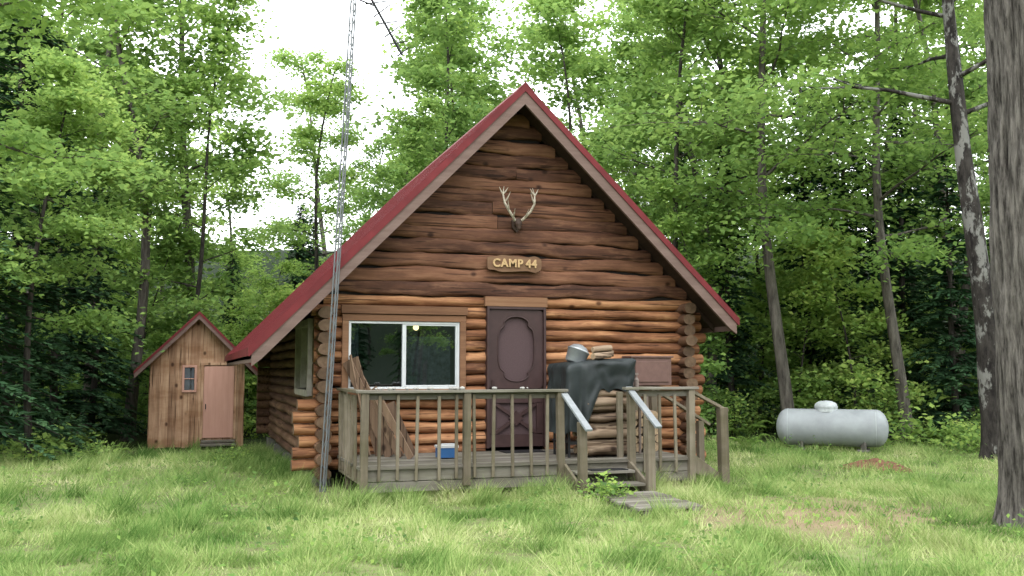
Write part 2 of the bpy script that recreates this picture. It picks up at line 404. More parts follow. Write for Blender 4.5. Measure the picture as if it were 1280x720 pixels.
def conifer(name,seed,H,Rr,z0=.5,dens=1.0):
    random.seed(seed); g=np.random.default_rng(seed); mb=MB()
    zs=[-.3+k*(H+.3)/8 for k in range(9)]
    mb.tube([(0.04*math.sin(z+seed),0,z) for z in zs],[.012*H*(1-z/H*.93)+.012 for z in zs],7,.5,0)
    Q=[];RN=[]
    z=z0
    while z<H-.15:
        nb=random.randint(5,7); L0=Rr*(1-z/H)**.75+.12
        for k in range(nb):
            az=random.random()*6.283; L=L0*random.uniform(.6,1.1); zz=z+random.uniform(-.12,.12)
            droop=.28*L+ .05; rise=.12*L
            ca,sa=math.cos(az),math.sin(az)
            ns=max(4,int(L*14*dens))
            pts=[(ca*L*t,sa*L*t,zz+rise*math.sin(t*2)-droop*t*t) for t in (0,.5,1)]
            if L>.5: mb.tube(pts,[.018,.010,.004],3,.5,0,False)
            for s in range(2):
                t=g.uniform(.08,1,ns*2); sg=g.choice([-1,1],ns*2)
                tw=(.13+.30*(1-t))*min(1,L*.7+.35)*g.uniform(.6,1.2,ns*2)
                base=np.stack([ca*L*t,sa*L*t,zz+rise*np.sin(t*2)-droop*t*t],-1)
                ang=az+sg*g.uniform(.4,1.1,ns*2)
                d=np.stack([np.cos(ang),np.sin(ang),g.uniform(-.55,.1,ns*2)],-1)
                sd=np.cross(d,np.stack([g.normal(0,.5,ns*2),g.normal(0,.5,ns*2),np.ones(ns*2)],-1)); sd/=np.linalg.norm(sd,axis=1)[:,None]
                w=.029*g.uniform(.7,1.5,ns*2)[:,None]; tw=tw[:,None]
                Q.append(np.stack([base,base+d*tw*.5+sd*w,base+d*tw,base+d*tw*.5-sd*w],1))
                RN.append(np.clip(.3*random.random()+.35*t+.35*g.random(ns*2),0,1))
        z+=random.uniform(.20,.32)*(1.15-.4*z/H)
    mb.quads(np.concatenate(Q),np.concatenate(RN),1)
    return mb.mesh(name,[M_barkd,M_needle],True,True)
HW=[hardwood('hardwood_%d'%k,20+k,H,r,cb,sp,nl,21,.185,(M_bark,M_barkd)[k%2]) for k,(H,r,cb,sp,nl) in enumerate([(17,.17,6,3.2,20),(16,.14,5,2.9,20),(18,.19,7,3.4,19),(15,.10,4,2.6,22),(17,.15,6.5,3.0,20),(13,.09,3,3.0,20)])]
SP=[hardwood('sapling_%d'%k,40+k,H,.045,.5,sp,16,18,.14,M_barkd,(.1,.7),.12,.30,.5,0,5) for k,(H,sp) in enumerate([(5.5,1.5),(4.2,1.4),(7,1.7)])]
CO=[conifer('conifer_%d'%k,60+k,H,r_) for k,(H,r_) in enumerate([(12,2.3),(9,2.0),(14,2.6)])]
def shrub(name,seed,h,n,per=26,ls=.09,sp=.13,stems=True):
    g=np.random.default_rng(seed); random.seed(seed); mb=MB(); C=[]
    for k in range(n):
        a=random.random()*6.28; r=random.uniform(.1,.5); e=Vector((math.cos(a)*r,math.sin(a)*r,h*random.uniform(.4,1)))
        if stems: mb.tube([(0,0,-.05),e*.5+Vector((0,0,.05)),e],[.006,.004,.003],3,.5,0,False)
        C+=[e,e*.7]
    C=np.array([tuple(c) for c in C]); idx=g.integers(0,len(C),n*per)
    P=C[idx]+g.normal(0,sp,(len(idx),3)); P[:,2]=np.abs(P[:,2])
    mb.quads(leaves(P,ls,g),g.random(len(idx))*(1 if stems else .6),1 if stems else 0)
    return mb.mesh(name,[M_barkd,M_leaf] if stems else [M_leaf],True,True)
SH=[shrub('shrub_%d'%k,80+k,h,nn) for k,(h,nn) in enumerate([(.7,14),(1.1,20),(.45,12)])]
def fernm(name,seed,n=11,L0=.55):
    g=np.random.default_rng(seed); random.seed(seed); Q=[]
    for k in range(n):
        a=k*6.283/n+random.uniform(-.25,.25); L=L0*random.uniform(.7,1.1)
        t=np.linspace(.12,1,22); hr=L*t*.85; hz=L*(.75*np.sin(t*2.0)-.15*t)
        base=np.stack([np.cos(a)*hr,np.sin(a)*hr,hz],-1)
        for sg in(-1,1):
            d=np.array([-np.sin(a)*sg+.35*np.cos(a),np.cos(a)*sg+.35*np.sin(a),-.15]); w=(.15*L0/.55*np.sin(np.pi*(.12+.88*(1-t)))**.7)[:,None]
            f=np.array([np.cos(a),np.sin(a),0])*.014
            Q.append(np.stack([base-f,base+d*w*.5-f*1.1,base+d*w,base+f],1))
    Q=np.concatenate(Q); mb=MB(); mb.quads(Q,g.random(len(Q)),0)
    return mb.mesh(name,[M_fern],False,True)
FE=[fernm('fern_%d'%k,90+k) for k in range(2)]
# ---------------------------------------------------------------- placement
def blocked(x,y,m=0):
    return (-2.2-m<x<7.6+m and -3.5<y<10.2+m) or (-4-m<x<.6+m and 8<y<13.2+m) or np.hypot(x-CAM[0],y-CAM[1])<6
random.seed(11)
pts=[]; FOR=[]
def ok(x,y,md):
    for (a,b) in pts:
        if (a-x)**2+(b-y)**2<md*md: return False
    return True
def place(key,x,y,s,lst=FOR,tilt=.06):
    pts.append((x,y))
    lst.append((key,(x,y,float(gz(x,y))-.03),(random.uniform(-tilt,tilt),random.uniform(-tilt,tilt),random.random()*6.28),s))
def sector(n,d0,d1,p0,p1,kinds,md,s0,s1,gap=1):
    c=0;tries=0
    while c<n and tries<n*30:
        tries+=1
        d=random.uniform(d0,d1); px=random.uniform(p0,p1); x,y=at(px,d)
        if blocked(x,y,.5) or not ok(x,y,md): continue
        s=random.uniform(s0,s1)
        if 235<px<365: s*=.60*gap
        elif 365<=px<445: s*=.80*gap
        elif 445<=px<535: s*=.62*gap
        place(random.choice(kinds),x,y,s); c+=1
sector(24,25,34,-120,1420,HW,3.0,.8,1.0,1.05)
sector(28,34,48,-150,1450,HW,3.2,.85,1.1,1.15)
sector(6,48,58,-150,1450,HW,3.5,.9,1.1,1.25)
sector(16,25,38,850,1430,CO,1.8,.6,.95)
sector(7,27,40,130,600,CO,1.8,.55,.75,1.3)
sector(20,36,54,-150,1450,CO,2.4,.7,1.0,1.2)
sector(8,24,30,-120,180,SP,1.4,.6,1.1)
sector(12,26,33,150,420,SP,1.3,.7,1.0,1.4)
sector(22,23.5,30,560,1420,SP,1.4,.6,1.1)
sector(16,31,45,-120,1420,SP,1.7,.8,1.2,1.2)
for k in range(17):
    ang=math.pi/2-TH+R(48)+R(264)*k/16; d=random.uniform(20,26)
    x=CAM[0]+math.cos(ang)*d; y=CAM[1]+math.sin(ang)*d
    if blocked(x,y,1): continue
    place(random.choice(HW+CO[:1]),x,y,random.uniform(.6,.8))
for k in range(18):
    x=random.uniform(-2,20); y=random.uniform(-46,-31)
    if ok(x,y,1.8): place(random.choice(CO+HW),x,y,random.uniform(.6,.85))
merge('forest_trees',FOR,(6,25,0))
UG=[];FP=[];LW=[]
for k in range(120):
    d=random.uniform(21.8,27); px=random.uniform(-120,1400); x,y=at(px,d)
    if blocked(x,y): continue
    place(random.choice(SH),x,y,random.uniform(.5,1.4),UG)
for k in range(60):
    px=random.choice([random.uniform(-120,160),random.uniform(-120,160),random.uniform(900,1350)]); d=random.uniform(19.5,24); x,y=at(px,d)
    if blocked(x,y): continue
    place(random.choice(FE),x,y,random.uniform(.8,1.4),FP)
lwm=[shrub('lawn_weed_mesh%d'%q,130+q,.09,7,9,.050,.12,False) for q in range(2)]
for k in range(320):
    x=random.uniform(-9,13); y=random.uniform(-8.5,6)
    if (-.3<x<6 and y>-2.7) or (2.9<x<4 and y>-4.1) : continue
    place(random.choice(lwm),x,y,random.uniform(.5,1.2),LW)
merge('undergrowth',UG,(6,10,0)); merge('fern_patch',FP,(0,6,0)); merge('lawn_weeds',LW,(2,-3,0),.5)
MESH={}
def named(name,key,px,d,s,rz=None):
    x,y=at(px,d)
    if key not in MESH: MESH[key]=from_data(key)
    return link(name,MESH[key],None,(x,y,float(gz(x,y))-.02),random.random()*6.28 if rz is None else rz,s)
named('spruce_tree',CO[2],15,20,.85); named('spruce_tree',CO[0],-70,16.5,.9); named('spruce_tree',CO[1],120,23.5,.75)
named('spruce_tree',CO[1],70,22.5,.85)
named('spruce_tree',CO[0],1130,26,.8); named('spruce_tree',CO[1],1190,23.5,.8); named('spruce_tree',CO[2],1060,28,.75)
M1=hardwood('maple_a',101,17,.16,4.6,4.4,24,34,.15,M_bark,(.05,.6),.13,.5,.6)
named('maple_tree',M1,985,23,1.0); named('maple_tree',M1,890,25.5,.95,2.0); named('maple_tree',M1,1130,22.5,.9,4.0); named('maple_tree',HW[3],225,25.5,.8); named('maple_tree',HW[4],110,25,.95); named('maple_tree',HW[0],165,24.5,.9)
B1=hardwood('birch_a',102,16,.21,6.3,3.8,20,34,.14,M_barkb,(.1,.7),.13,.45,.06,.25,14)
o=named('birch_tree',B1,1236,18.3,1.0,0); o.rotation_euler=(.0,-.042,0)
M2=hardwood('maple_b',103,12,.14,4.1,3.0,22,60,.095,M_bark,(-.1,.4),.10,.34,.2)
named('maple_tree',M2,-150,9.2,1.0,1.5)
M3=hardwood('maple_c',104,7.6,.07,2.6,2.1,18,50,.11,M_barkd,(.0,.5),.10,.34,.2)
named('maple_tree',M3,45,17.5,1.0,.3)
# big foreground maple at right
mb=MB(); random.seed(9)
H=14; NS=150; SD=96; V=[];
for i_ in range(NS):
    t=i_/(NS-1); z=-.2+t*H
    rad=.285*(1-.45*t)+.12*math.exp(-max(z,0)/.28)
    cx=-.02*z-.03*math.sin(z*.9); cy=.02*math.sin(z*.6)
    for k in range(SD):
        a=2*math.pi*k/SD
        p=Vector((math.cos(a)*3.6,math.sin(a)*3.6,z*1.3)); q=Vector((math.cos(a)*7,math.sin(a)*7,z*1.3))
        dsp=.028*noise.noise(p)+.045*(.6-2*abs(noise.noise(q)))+.03*noise.noise(Vector((math.cos(a),math.sin(a),z*.7)))
        if z<.5: dsp+=.07*math.exp(-max(z,0)/.2)*math.sin(a*5+1)
        V.append((cx+math.cos(a)*(rad+dsp),cy+math.sin(a)*(rad+dsp),z))
F=[(i_*SD+k,i_*SD+(k+1)%SD,(i_+1)*SD+(k+1)%SD,(i_+1)*SD+k) for i_ in range(NS-1) for k in range(SD)]
mb.add(V,F,.5,0)
g=np.random.default_rng(4); C=[]
for k in range(18):
    z=8+k*.33; a=k*2.4; L=random.uniform(1.8,3.0)
    e=Vector((math.cos(a)*L,math.sin(a)*L,z+L*.6)); b=Vector((-.02*z,0,z))
    mb.tube([b,b.lerp(e,.5)+Vector((0,0,-.15)),e],[.07,.045,.015],6,.5,0,False)
    for q in range(6): C.append(b.lerp(e,random.uniform(.4,1))+Vector((random.uniform(-.9,.9),random.uniform(-.9,.9),random.uniform(-.3,.3))))
C=np.array([tuple(c) for c in C]); idx=g.integers(0,len(C),4500)
mb.quads(leaves(C[idx]+g.normal(0,1,(4500,3))*np.array([.42,.42,.15]),.13,g),g.random(4500),1)
x,y=at(1288,10.0)
link('maple_tree',mb.mesh('maple_big',[M_barkbig,M_leaf],True),None,(x,y,float(gz(x,y))-.05))
# weeds
mbw=shrub('weed_mesh',120,.28,16)
for (px,d,s) in [(752,11.75,.7),(765,11.9,.55),(60,17.6,1.2),(30,18.5,1.2),(130,19,.9),(545,12.4,.5),(1125,21.5,1.6),(1180,20.8,1.3),(1210,19.7,1.2),(300,17,.6)]:
    named('weed_plant',mbw,px,d,s)
# ---------------------------------------------------------------- CABIN
cab=empty('log_cabin',(2.9,4,0))
RX,RZ=2.9,5.78; SLL,SLR=1.018,.968; LE=-.90; RE=6.37; YF=-.5; YB=8.75; W=5.85
def rz(x,off=0): return RZ-(RX-x)*SLL+off if x<RX else RZ-(x-RX)*SLR+off
def xl(z): return RX-(RZ-z)/SLL
def xr(z): return RX+(RZ-z)/SLR
def log(mb,a,b,rv,rd,rnd,amp=.12,seg=.16,sides=12,caps=True,wav=.012,sq=1.0):
    a=Vector(a);b=Vector(b);L=(b-a).length;n=max(2,int(L/seg)); ax_=(b-a).normalized(); w=Vector((0,0,1)).cross(ax_).normalized()
    sd=random.random()*99; V=[]
    for i in range(n+1):
        t=i/n; c=a.lerp(b,t)+Vector((0,0,wav*(noise.noise(Vector((t*L*1.1,sd,0)))*2+noise.noise(Vector((t*L*3.1,sd,5)))*.8)))
        for k in range(sides):
            an=2*math.pi*(k+.5)/sides
            ca_,sa_=math.cos(an),math.sin(an)
            if sq!=1: ca_=math.copysign(abs(ca_)**sq,ca_); sa_=math.copysign(abs(sa_)**sq,sa_)
            q=1+amp*noise.noise(Vector((t*L*1.7,math.cos(an)*.9+sd,math.sin(an)*.9)))+amp*.6*noise.noise(Vector((t*L*6,math.cos(an)*2+sd,math.sin(an)*2)))
            V.append(c+w*ca_*rd*q+Vector((0,0,sa_*rv*q)))
    F=[(i*sides+k,(i+1)*sides+k,(i+1)*sides+(k+1)%sides,i*sides+(k+1)%sides) for i in range(n) for k in range(sides)]
    mb.add(V,F,rnd,0)
    if caps:
        mb.add(V[:sides],[tuple(range(sides))],rnd,1); mb.add(V[-sides:],[tuple(range(sides))[::-1]],rnd,1)
random.seed(21)
WX0,WX1,WZ0,WZ1=.445,2.066,1.30,2.30; DX0,DX1,DZ0,DZ1=2.47,3.39,.46,2.53
def cut(segs,a,b):
    o=[]
    for (p,q) in segs:
        if b<=p or a>=q: o.append((p,q)); continue
        if p<a-.02: o.append((p,a))
        if q>b+.02: o.append((b,q))
    return o
mbf=MB(); mbs=MB(); z=.28; k=0; st=.166
while z<2.76:
    tl=-.26+random.uniform(-.06,.05); tr_=W+.22+random.uniform(-.05,.07)
    if 1.25<z<2.35: tl=-.03
    tl=max(tl,xl(z+.32)); tr_=min(tr_,xr(z+.28))
    segs=[(tl,tr_)]
    if WZ0-.05<z<WZ1+.1: segs=cut(segs,WX0-.02,WX1+.02)
    if z<DZ1+.06: segs=cut(segs,DX0+.0,DX1-.0)
    rn=random.random()
    for (p,q) in segs: log(mbf,(p,.1,z),(q,.1,z),.081*random.uniform(.93,1.06),.10,min(1,rn*1.0+random.uniform(0,.1)),.18,.12,16,True,.014,1.0)
    z+=st; k+=1
z=.20
while z<2.72:
    for X in (.1,W-.1):
        if X<1 and z>2.45: continue
        fr=-.22+random.uniform(-.05,.08)
        if X<1 and 1.25<z<2.3:
            log(mbs,(X,fr,z),(X,.38,z),.085,.105,random.random(),.15)
            log(mbs,(X,2.2,z),(X,8.65,z),.085,.105,random.random(),.15,.3)
        else: log(mbs,(X,fr,z),(X,8.65+random.uniform(-.05,.05),z),.085,.105,random.random(),.15,.22)
    z+=.168
z=.29
while z<2.5:
    log(mbs,(-.25,8.45,z),(W+.2,8.45,z),.095,.1,random.random(),.1,.6); z+=.182
link('front_log_wall',mbf.mesh('front_log_wall',[M_logx,M_end],True),cab)
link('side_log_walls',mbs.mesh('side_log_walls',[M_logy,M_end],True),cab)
mb=MB(); z=2.80
while z<5.42:
    a_,b_=xl(z+.18),xr(z+.18)
    if b_-a_<.15: break
    kw=dict(amp=.24,seg=.08,sides=14,caps=True,wav=.030,sq=.62)
    if random.random()<.4 and b_-a_>2:
        m_=random.uniform(a_+.8,b_-.8)
        for p,q in ((a_,m_-.004),(m_+.004,b_)): log(mb,(p,.035,z),(q,.035,z),.104,.040+random.uniform(0,.014),random.random(),**kw)
    else: log(mb,(a_,.035,z),(b_,.035,z),.104,.042+random.uniform(0,.012),random.random(),**kw)
    z+=.192*random.uniform(.90,1.10)
link('gable_slabs',mb.mesh('gable_slabs',[M_gab,M_end],True),cab)
mb=MB()
mb.prism([(xl(2.82),2.6),(xr(2.82),2.6),(RX,RZ-.22)],.05,.12)
mb.prism([(xl(2.82),2.6),(xr(2.82),2.6),(RX,RZ-.22)],8.4,8.5)
mb.prism([(.08,.2),(WX0-.03,.2),(WX0-.03,2.7),(.08,2.7)],.12,.16); mb.prism([(WX0-.03,.2),(DX0+.02,.2),(DX0+.02,WZ0-.03),(WX0-.03,WZ0-.03)],.12,.16)
mb.prism([(WX0-.03,WZ1+.03),(DX0+.02,WZ1+.03),(DX0+.02,2.7),(WX0-.03,2.7)],.12,.16); mb.prism([(WX1+.03,WZ0-.03),(DX0+.02,WZ0-.03),(DX0+.02,WZ1+.03),(WX1+.03,WZ1+.03)],.12,.16)
mb.prism([(DX1-.02,.2),(W-.08,.2),(W-.08,2.7),(DX1-.02,2.7)],.12,.16)
mb.box((W/2,4.3,.12),(5.4,8,.1)); 
link('wall_backing',mb.mesh('wall_backing',[M_dark]),cab)
mb=MB()
for Y in (.15,2.2,4.3,6.4,8.4):
    for X in (.1,W-.1,): mb.box((X,Y,-.1),(.25,.3,.42))
link('foundation_blocks',mb.mesh('foundation_blocks',[M_block]),cab)
# roof
mb=MB()
for E,sg in ((LE,-1),(RE,1)):
    a,b=(RX+sg*.0001,E)
    mb.prism([(a,rz(a,-.02)),(b,rz(b,-.02)),(b,rz(b,-.17)),(a,rz(a,-.17))],YF+.02,YB,.5,0)
    for Y in np.arange(YF+.55,8.6,.61):
        mb.prism([(a+sg*.1,rz(a+sg*.1,-.172)),(b-sg*.05,rz(b-sg*.05,-.172)),(b-sg*.05,rz(b-sg*.05,-.26)),(a+sg*.1,rz(a+sg*.1,-.30))],Y,Y+.04,.5,0)
link('roof_deck',mb.mesh('roof_deck',[M_under]),cab)
mb=MB()
for E,sg in ((LE,-1),(RE,1)):
    a=RX+sg*.0001;b=E+sg*.03
    mb.prism([(a,rz(a,.0)),(b,rz(b,.0)),(b,rz(b,-.018)),(a,rz(a,-.018))],YF-.045,YB+.03)
    mb.prism([(a,rz(a,.012)),(b,rz(b,.012)),(b,rz(b,-.11)),(a,rz(a,-.11))],YF-.06,YF-.046)
    mb.prism([(b+sg*.012,rz(b,.012)),(b,rz(b,.012)),(b,rz(b,-.1)),(b+sg*.012,rz(b,-.1))],YF-.06,YB)
    Y=YF+.2
    while Y<YB:
        mb.prism([(a,rz(a,.02)),(b,rz(b,.02)),(b,rz(b,.001)),(a,rz(a,.001))],Y,Y+.03); Y+=.23
mb.prism([(RX-.14,rz(RX-.14,.02)),(RX,RZ+.03),(RX+.14,rz(RX+.14,.02)),(RX+.14,rz(RX+.14,.006)),(RX,RZ+.012),(RX-.14,rz(RX-.14,.006))],YF-.065,YB+.03)
o=link('metal_roofing',mb.mesh('metal_roofing',[M_red]),cab)
mb=MB()
for E,sg in ((LE,-1),(RE,1)):
    a=RX+sg*.0001;b=E
    mb.prism([(a,rz(a,-.03)),(b,rz(b,-.03)),(b,rz(b,-.27)),(b-sg*.12,rz(b-sg*.12,-.30)),(a,rz(a,-.30))],YF-.04,YF+.01)
    mb.prism([(b,rz(b,-.03)),(b-sg*.03,rz(b,-.03)),(b-sg*.03,rz(b,-.22)),(b,rz(b,-.22))],YF+.012,YB)
link('fascia',mb.mesh('fascia',[M_fasc]),cab)
# window
def frame(mb,x0,x1,z0,z1,w,y0,y1,mi=0):
    mb.box(((x0+x1)/2,(y0+y1)/2,z1-w/2),(x1-x0,y1-y0,w),None,mi); mb.box(((x0+x1)/2,(y0+y1)/2,z0+w/2),(x1-x0,y1-y0,w),None,mi)
    mb.box((x0+w/2,(y0+y1)/2,(z0+z1)/2),(w,y1-y0,z1-z0-2*w),None,mi); mb.box((x1-w/2,(y0+y1)/2,(z0+z1)/2),(w,y1-y0,z1-z0-2*w),None,mi)
mb=MB(); frame(mb,WX0-.09,WX1+.09,WZ0-.07,WZ1+.08,.09,-.035,.14); mb.box(((WX0+WX1)/2,-.05,WZ0-.09),(WX1-WX0+.26,.14,.04))
mb.box(((WX0+WX1)/2,-.01,WZ1+.15),(WX1-WX0+.22,.10,.12))
o=link('window_trim',mb.mesh('window_trim',[M_trim]),cab); bevel(o)
mb=MB(); frame(mb,WX0+.003,WX1-.003,WZ0+.022,WZ1-.012,.034,-.01,.07)
xm=1.235; mb.box((xm,.02,(WZ0+WZ1)/2),(.036,.06,WZ1-WZ0-.105))
frame(mb,xm+.020,WX1-.039,WZ0+.058,WZ1-.048,.02,.0,.05)
o=link('window_frame',mb.mesh('window_frame',[M_white]),cab); bevel(o,.004)
mb=MB(); xa,xb,za,zb=WX0+.03,WX1-.03,WZ0+.05,WZ1-.04
mb.add([(xa,.035,za),(xm,.031,za),(xm,.028,zb),(xa,.037,zb)],[(0,1,2,3)]); mb.add([(xm,.02,za),(xb,.024,za),(xb,.029,zb),(xm,.022,zb)],[(0,1,2,3)])
link('window_glass',mb.mesh('window_glass',[M_glass]),cab)
mb=MB(); x0,x1,y0,y1,z0,z1=.25,5.6,.21,4.2,.5,2.42
P=[(x0,y0,z0),(x1,y0,z0),(x1,y1,z0),(x0,y1,z0),(x0,y0,z1),(x1,y0,z1),(x1,y1,z1),(x0,y1,z1)]
mb.add(P,[(0,1,2,3),(4,5,6,7),(2,3,7,6),(0,3,7,4),(1,2,6,5)])
link('room_shell',mb.mesh('room_shell',[plain('room_wood',(.08,.05,.03),.8)]),cab)
bpy.ops.mesh.primitive_uv_sphere_add(radius=.045,location=(1.64,1.0,2.25),segments=20,ring_count=12); o=bpy.context.object; o.name='ceiling_lamp'
o.data.materials.append(M_bulb); o.parent=cab; o.matrix_parent_inverse=Matrix.Translation(cab.location).inverted()
mb=MB()
for (a,b) in ((WX0+.05,WX0+.17),(1.32,WX1-.1)):
    n_=26; V=[];F=[]
    for i_ in range(n_+1):
        xx=a+(b-a)*i_/n_; yy=.16+.016*math.sin(i_*1.9)
        V+=[(xx,yy,WZ0),(xx,yy,WZ1-.22 if b>1.5 else WZ1)]
    F=[(2*i_,2*i_+2,2*i_+3,2*i_+1) for i_ in range(n_)]
    mb.add(V,F)
link('curtains',mb.mesh('curtains',[plain('curtain_cloth',(.20,.23,.27),.9,.2,0,.5,14)],True),cab)
# side window
mb=MB()
for (yc,zc,sy,sz) in ((.44,1.78,.09,1.1),(2.14,1.78,.09,1.1),(1.29,2.29,1.61,.09),(1.29,1.26,1.61,.09),(1.29,1.78,.05,.9)): mb.box((.0,yc,zc),(.14,sy,sz))
link('side_window_trim',mb.mesh('side_window_trim',[plain('pale_trim',(.34,.31,.27),.6)]),cab)
mb=MB(); mb.add([(.07,.45,1.28),(.07,2.1,1.28),(.07,2.1,2.27),(.07,.45,2.27)],[(0,1,2,3)])
link('side_window_glass',mb.mesh('side_window_glass',[plain('dark_glass',(.03,.035,.035),.08,.6)]),cab)
# door
mb=MB(); 
mb.box(((DX0+DX1)/2,-.0,DZ1+.075),(DX1-DX0+.06,.12,.145)); 
o=link('door_header',mb.mesh('door_header',[M_trim]),cab); bevel(o)
mb=MB(); w=.035
mb.box((DX0+w/2,.03,(DZ0+DZ1)/2),(w,.2,DZ1-DZ0)); mb.box((DX1-w/2,.03,(DZ0+DZ1)/2),(w,.2,DZ1-DZ0)); mb.box(((DX0+DX1)/2,.03,DZ1-w/2),(DX1-DX0-2*w-.004,.19,w))
a,b,c,d=DX0+w+.004,DX1-w-.004,DZ0+.01,DZ1-w-.004
yf=-.03; yb=.012
def holed(mb,x0,x1,z0,z1,fn,n_=72):
    cx,cz=(x0+x1)/2,(z0+z1)/2; I=[];O=[]
    for i_ in range(n_):
        t=2*math.pi*(i_+.5)/n_; ix,iz=fn(t); I.append((ix,iz))
        dx,dz=math.cos(t),math.sin(t); s=min(((x1-x0)/2)/max(abs(dx),1e-6),((z1-z0)/2)/max(abs(dz),1e-6)); O.append((cx+dx*s,cz+dz*s))
    V=[(x,yf,z) for x,z in O]+[(x,yf,z) for x,z in I]+[(x,yb,z) for x,z in I]
    F=[]
    for i_ in range(n_):
        j=(i_+1)%n_; F+=[(i_,j,n_+j,n_+i_),(n_+i_,n_+j,2*n_+j,2*n_+i_)]
    mb.add(V,F)
zm=DZ0+.86
cx=(a+b)/2; cz=(zm+d)/2
def oval(t):
    c_,s_=math.cos(t),math.sin(t)
    x=abs(c_)**.8*math.copysign(1,c_)*.29; z=abs(s_)**.8*math.copysign(1,s_)*.48
    zz=abs(z)
    x*=1-.20*math.exp(-((zz-.345)/.035)**2)
    return cx+x,cz+z
holed(mb,a,b,zm,d,oval)
mb.box((cx,-.012,zm-.11),(b-a,.04,.2)); mb.box((cx,-.012,c+.09),(b-a,.04,.18)); 
for xx in (a+.05,b-.05,): mb.box((xx,-.012,c+.42),(.10,.04,.46))
mb.beam((a+.1,-.012,c+.2),(b-.1,-.012,c+.63),.03,.05); mb.beam((a+.1,-.009,c+.63),(b-.1,-.009,c+.2),.03,.05)
mb.box((cx,-.016,c+.415),(.16,.03,.16),.5,0,Matrix.Rotation(R(45),3,'Y'))
o=link('screen_door',mb.mesh('screen_door',[M_door]),cab)
mb=MB(); ring=[]
for i_ in range(73):
    x_,z_=oval(2*math.pi*(i_+.5)/72); ring.append((x_,-.032,z_))
mb.tube(ring,[.010]*73,6,.5,0,False)
mb.tube([(a+.05,-.06,zm+.02),(a+.05,-.06,zm+.13)],[.01,.01],8); 
link('door_moulding',mb.mesh('door_moulding',[M_door],True),cab)
mb=MB(); mb.box((cx,.025,(c+d)/2),(b-a,.02,d-c)); link('door_panel',mb.mesh('door_panel',[M_screen]),cab)
# sign
mb=MB()
poly=[]
xs0,xs1,zc=2.46,3.31,3.17
for i_ in range(60):
    t=2*math.pi*i_/60; c_,s_=math.cos(t),math.sin(t)
    x=abs(c_)**.35*math.copysign(1,c_)*.425; z=abs(s_)**.35*math.copysign(1,s_)*(.115+.012*math.sin(x*24))
    poly.append(((xs0+xs1)/2+x,zc+z))
mb.prism(poly,-.095,-.06)
link('camp_sign_board',mb.mesh('camp_sign_board',[M_sign]),cab)
cu=bpy.data.curves.new('camp_sign_letters','FONT'); cu.body='CAMP 44'; cu.size=.165; cu.extrude=.012; cu.bevel_depth=.002; cu.align_x='CENTER'; cu.align_y='CENTER'; cu.offset=.004; cu.space_character=1.12; cu.space_word=.6
o=bpy.data.objects.new('camp_sign_letters',cu); sc.collection.objects.link(o); o.location=((xs0+xs1)/2,-.104,zc); o.rotation_euler=(R(90),0,0)
cu.materials.append(M_letter); o.parent=cab; o.matrix_parent_inverse=Matrix.Translation(cab.location).inverted()
# antlers
mb=MB(); AX,AZ=2.93,3.80
for sg in (-1,1):
    P=[(0.03,.0,-.10),(.09,.06,-.16),(.17,.15,-.2),(.235,.27,-.19),(.25,.40,-.16),(.225,.52,-.13)]
    pp=[(AX+sg*x,y,AZ+z) for x,z,y in P]
    mb.tube(pp,[.023,.021,.019,.017,.013,.004],7)
    def tine(i0,dx,dy,dz,L,curl=.3):
        b_=Vector(pp[i0]); dd=Vector((sg*dx,dy,dz)).normalized()*L
        mb.tube([b_,b_+dd*.5+Vector((0,0,-.02*curl)),b_+dd+Vector((0,0,L*curl*.4))],[.014,.011,.002],6)
    tine(1,.1,-.8,.5,.17); tine(2,.25,-.5,.7,.17); tine(3,-.45,-.3,.8,.17); tine(4,-.6,-.1,.7,.12); tine(4,.5,0,.8,.11)
link('antlers',mb.mesh('antlers',[M_bone],True),cab)
mb=MB(); mb.tube([(AX,-.04,AZ-.02),(AX,-.12,AZ-.01),(AX,-.15,AZ-.05),(AX,-.16,AZ-.12)],[.05,.065,.05,.02],10,.5,0,True,.2)
mb.prism([(AX-.08,AZ+.03),(AX-.07,AZ-.08),(AX,AZ-.15),(AX+.07,AZ-.08),(AX+.08,AZ+.03),(AX,AZ+.06)],-.06,-.03)
link('antler_plaque',mb.mesh('antler_plaque',[plain('dark_wood',(.05,.03,.022))]),cab)
mb=MB(); mb.box((5.02,-.16,1.57),(.66,.3,.42),.5); mb.box((5.02,-.165,1.795),(.72,.34,.03),.5); mb.box((5.02,-.318,1.57),(.56,.015,.32),.5)
o=link('wall_cabinet',mb.mesh('wall_cabinet',[M_mauve]),cab); bevel(o,.008)
# ---------------------------------------------------------------- DECK
dk=empty('wooden_deck',(2.6,-.9,.2)); random.seed(31)
D0,D1,YD=.35,4.85,-1.8; FZ=.42; SX0,SX1=2.97,3.9
mb=MB()
y=-.04
while y>YD-.03:
    mb.box(((D0+D1)/2+random.uniform(-.015,.015),y-.068,FZ-.02),(D1-D0+.06,.132,.036),None,0); y-=.14
mb.box(((D0+D1)/2,YD+.0,FZ-.11),(D1-D0,.04,.14)); mb.box(((D0+D1)/2,YD-.004,FZ-.25),(D1-D0-.02,.04,.12))
link('deck_boards',mb.mesh('deck_boards',[M_deck]),dk)
mbz=MB(); mby=MB()
mby.box((D0,(YD)/2,FZ-.13),(.04,-YD-.05,.18)); mby.box((D1,(YD)/2,FZ-.13),(.04,-YD-.05,.18))
for x in (D0+.05,1.7,2.95,3.9,D1-.05):
    for y in (YD+.06,-.5): mbz.box((x,y,.08),(.09,.09,.5))
TOP=1.33
def post(x,y,z0,z1,w=.09): mbz.box((x,y,(z0+z1)/2),(w,w,z1-z0),None,0,Matrix.Rotation(random.uniform(-.012,.012),3,'Y'))
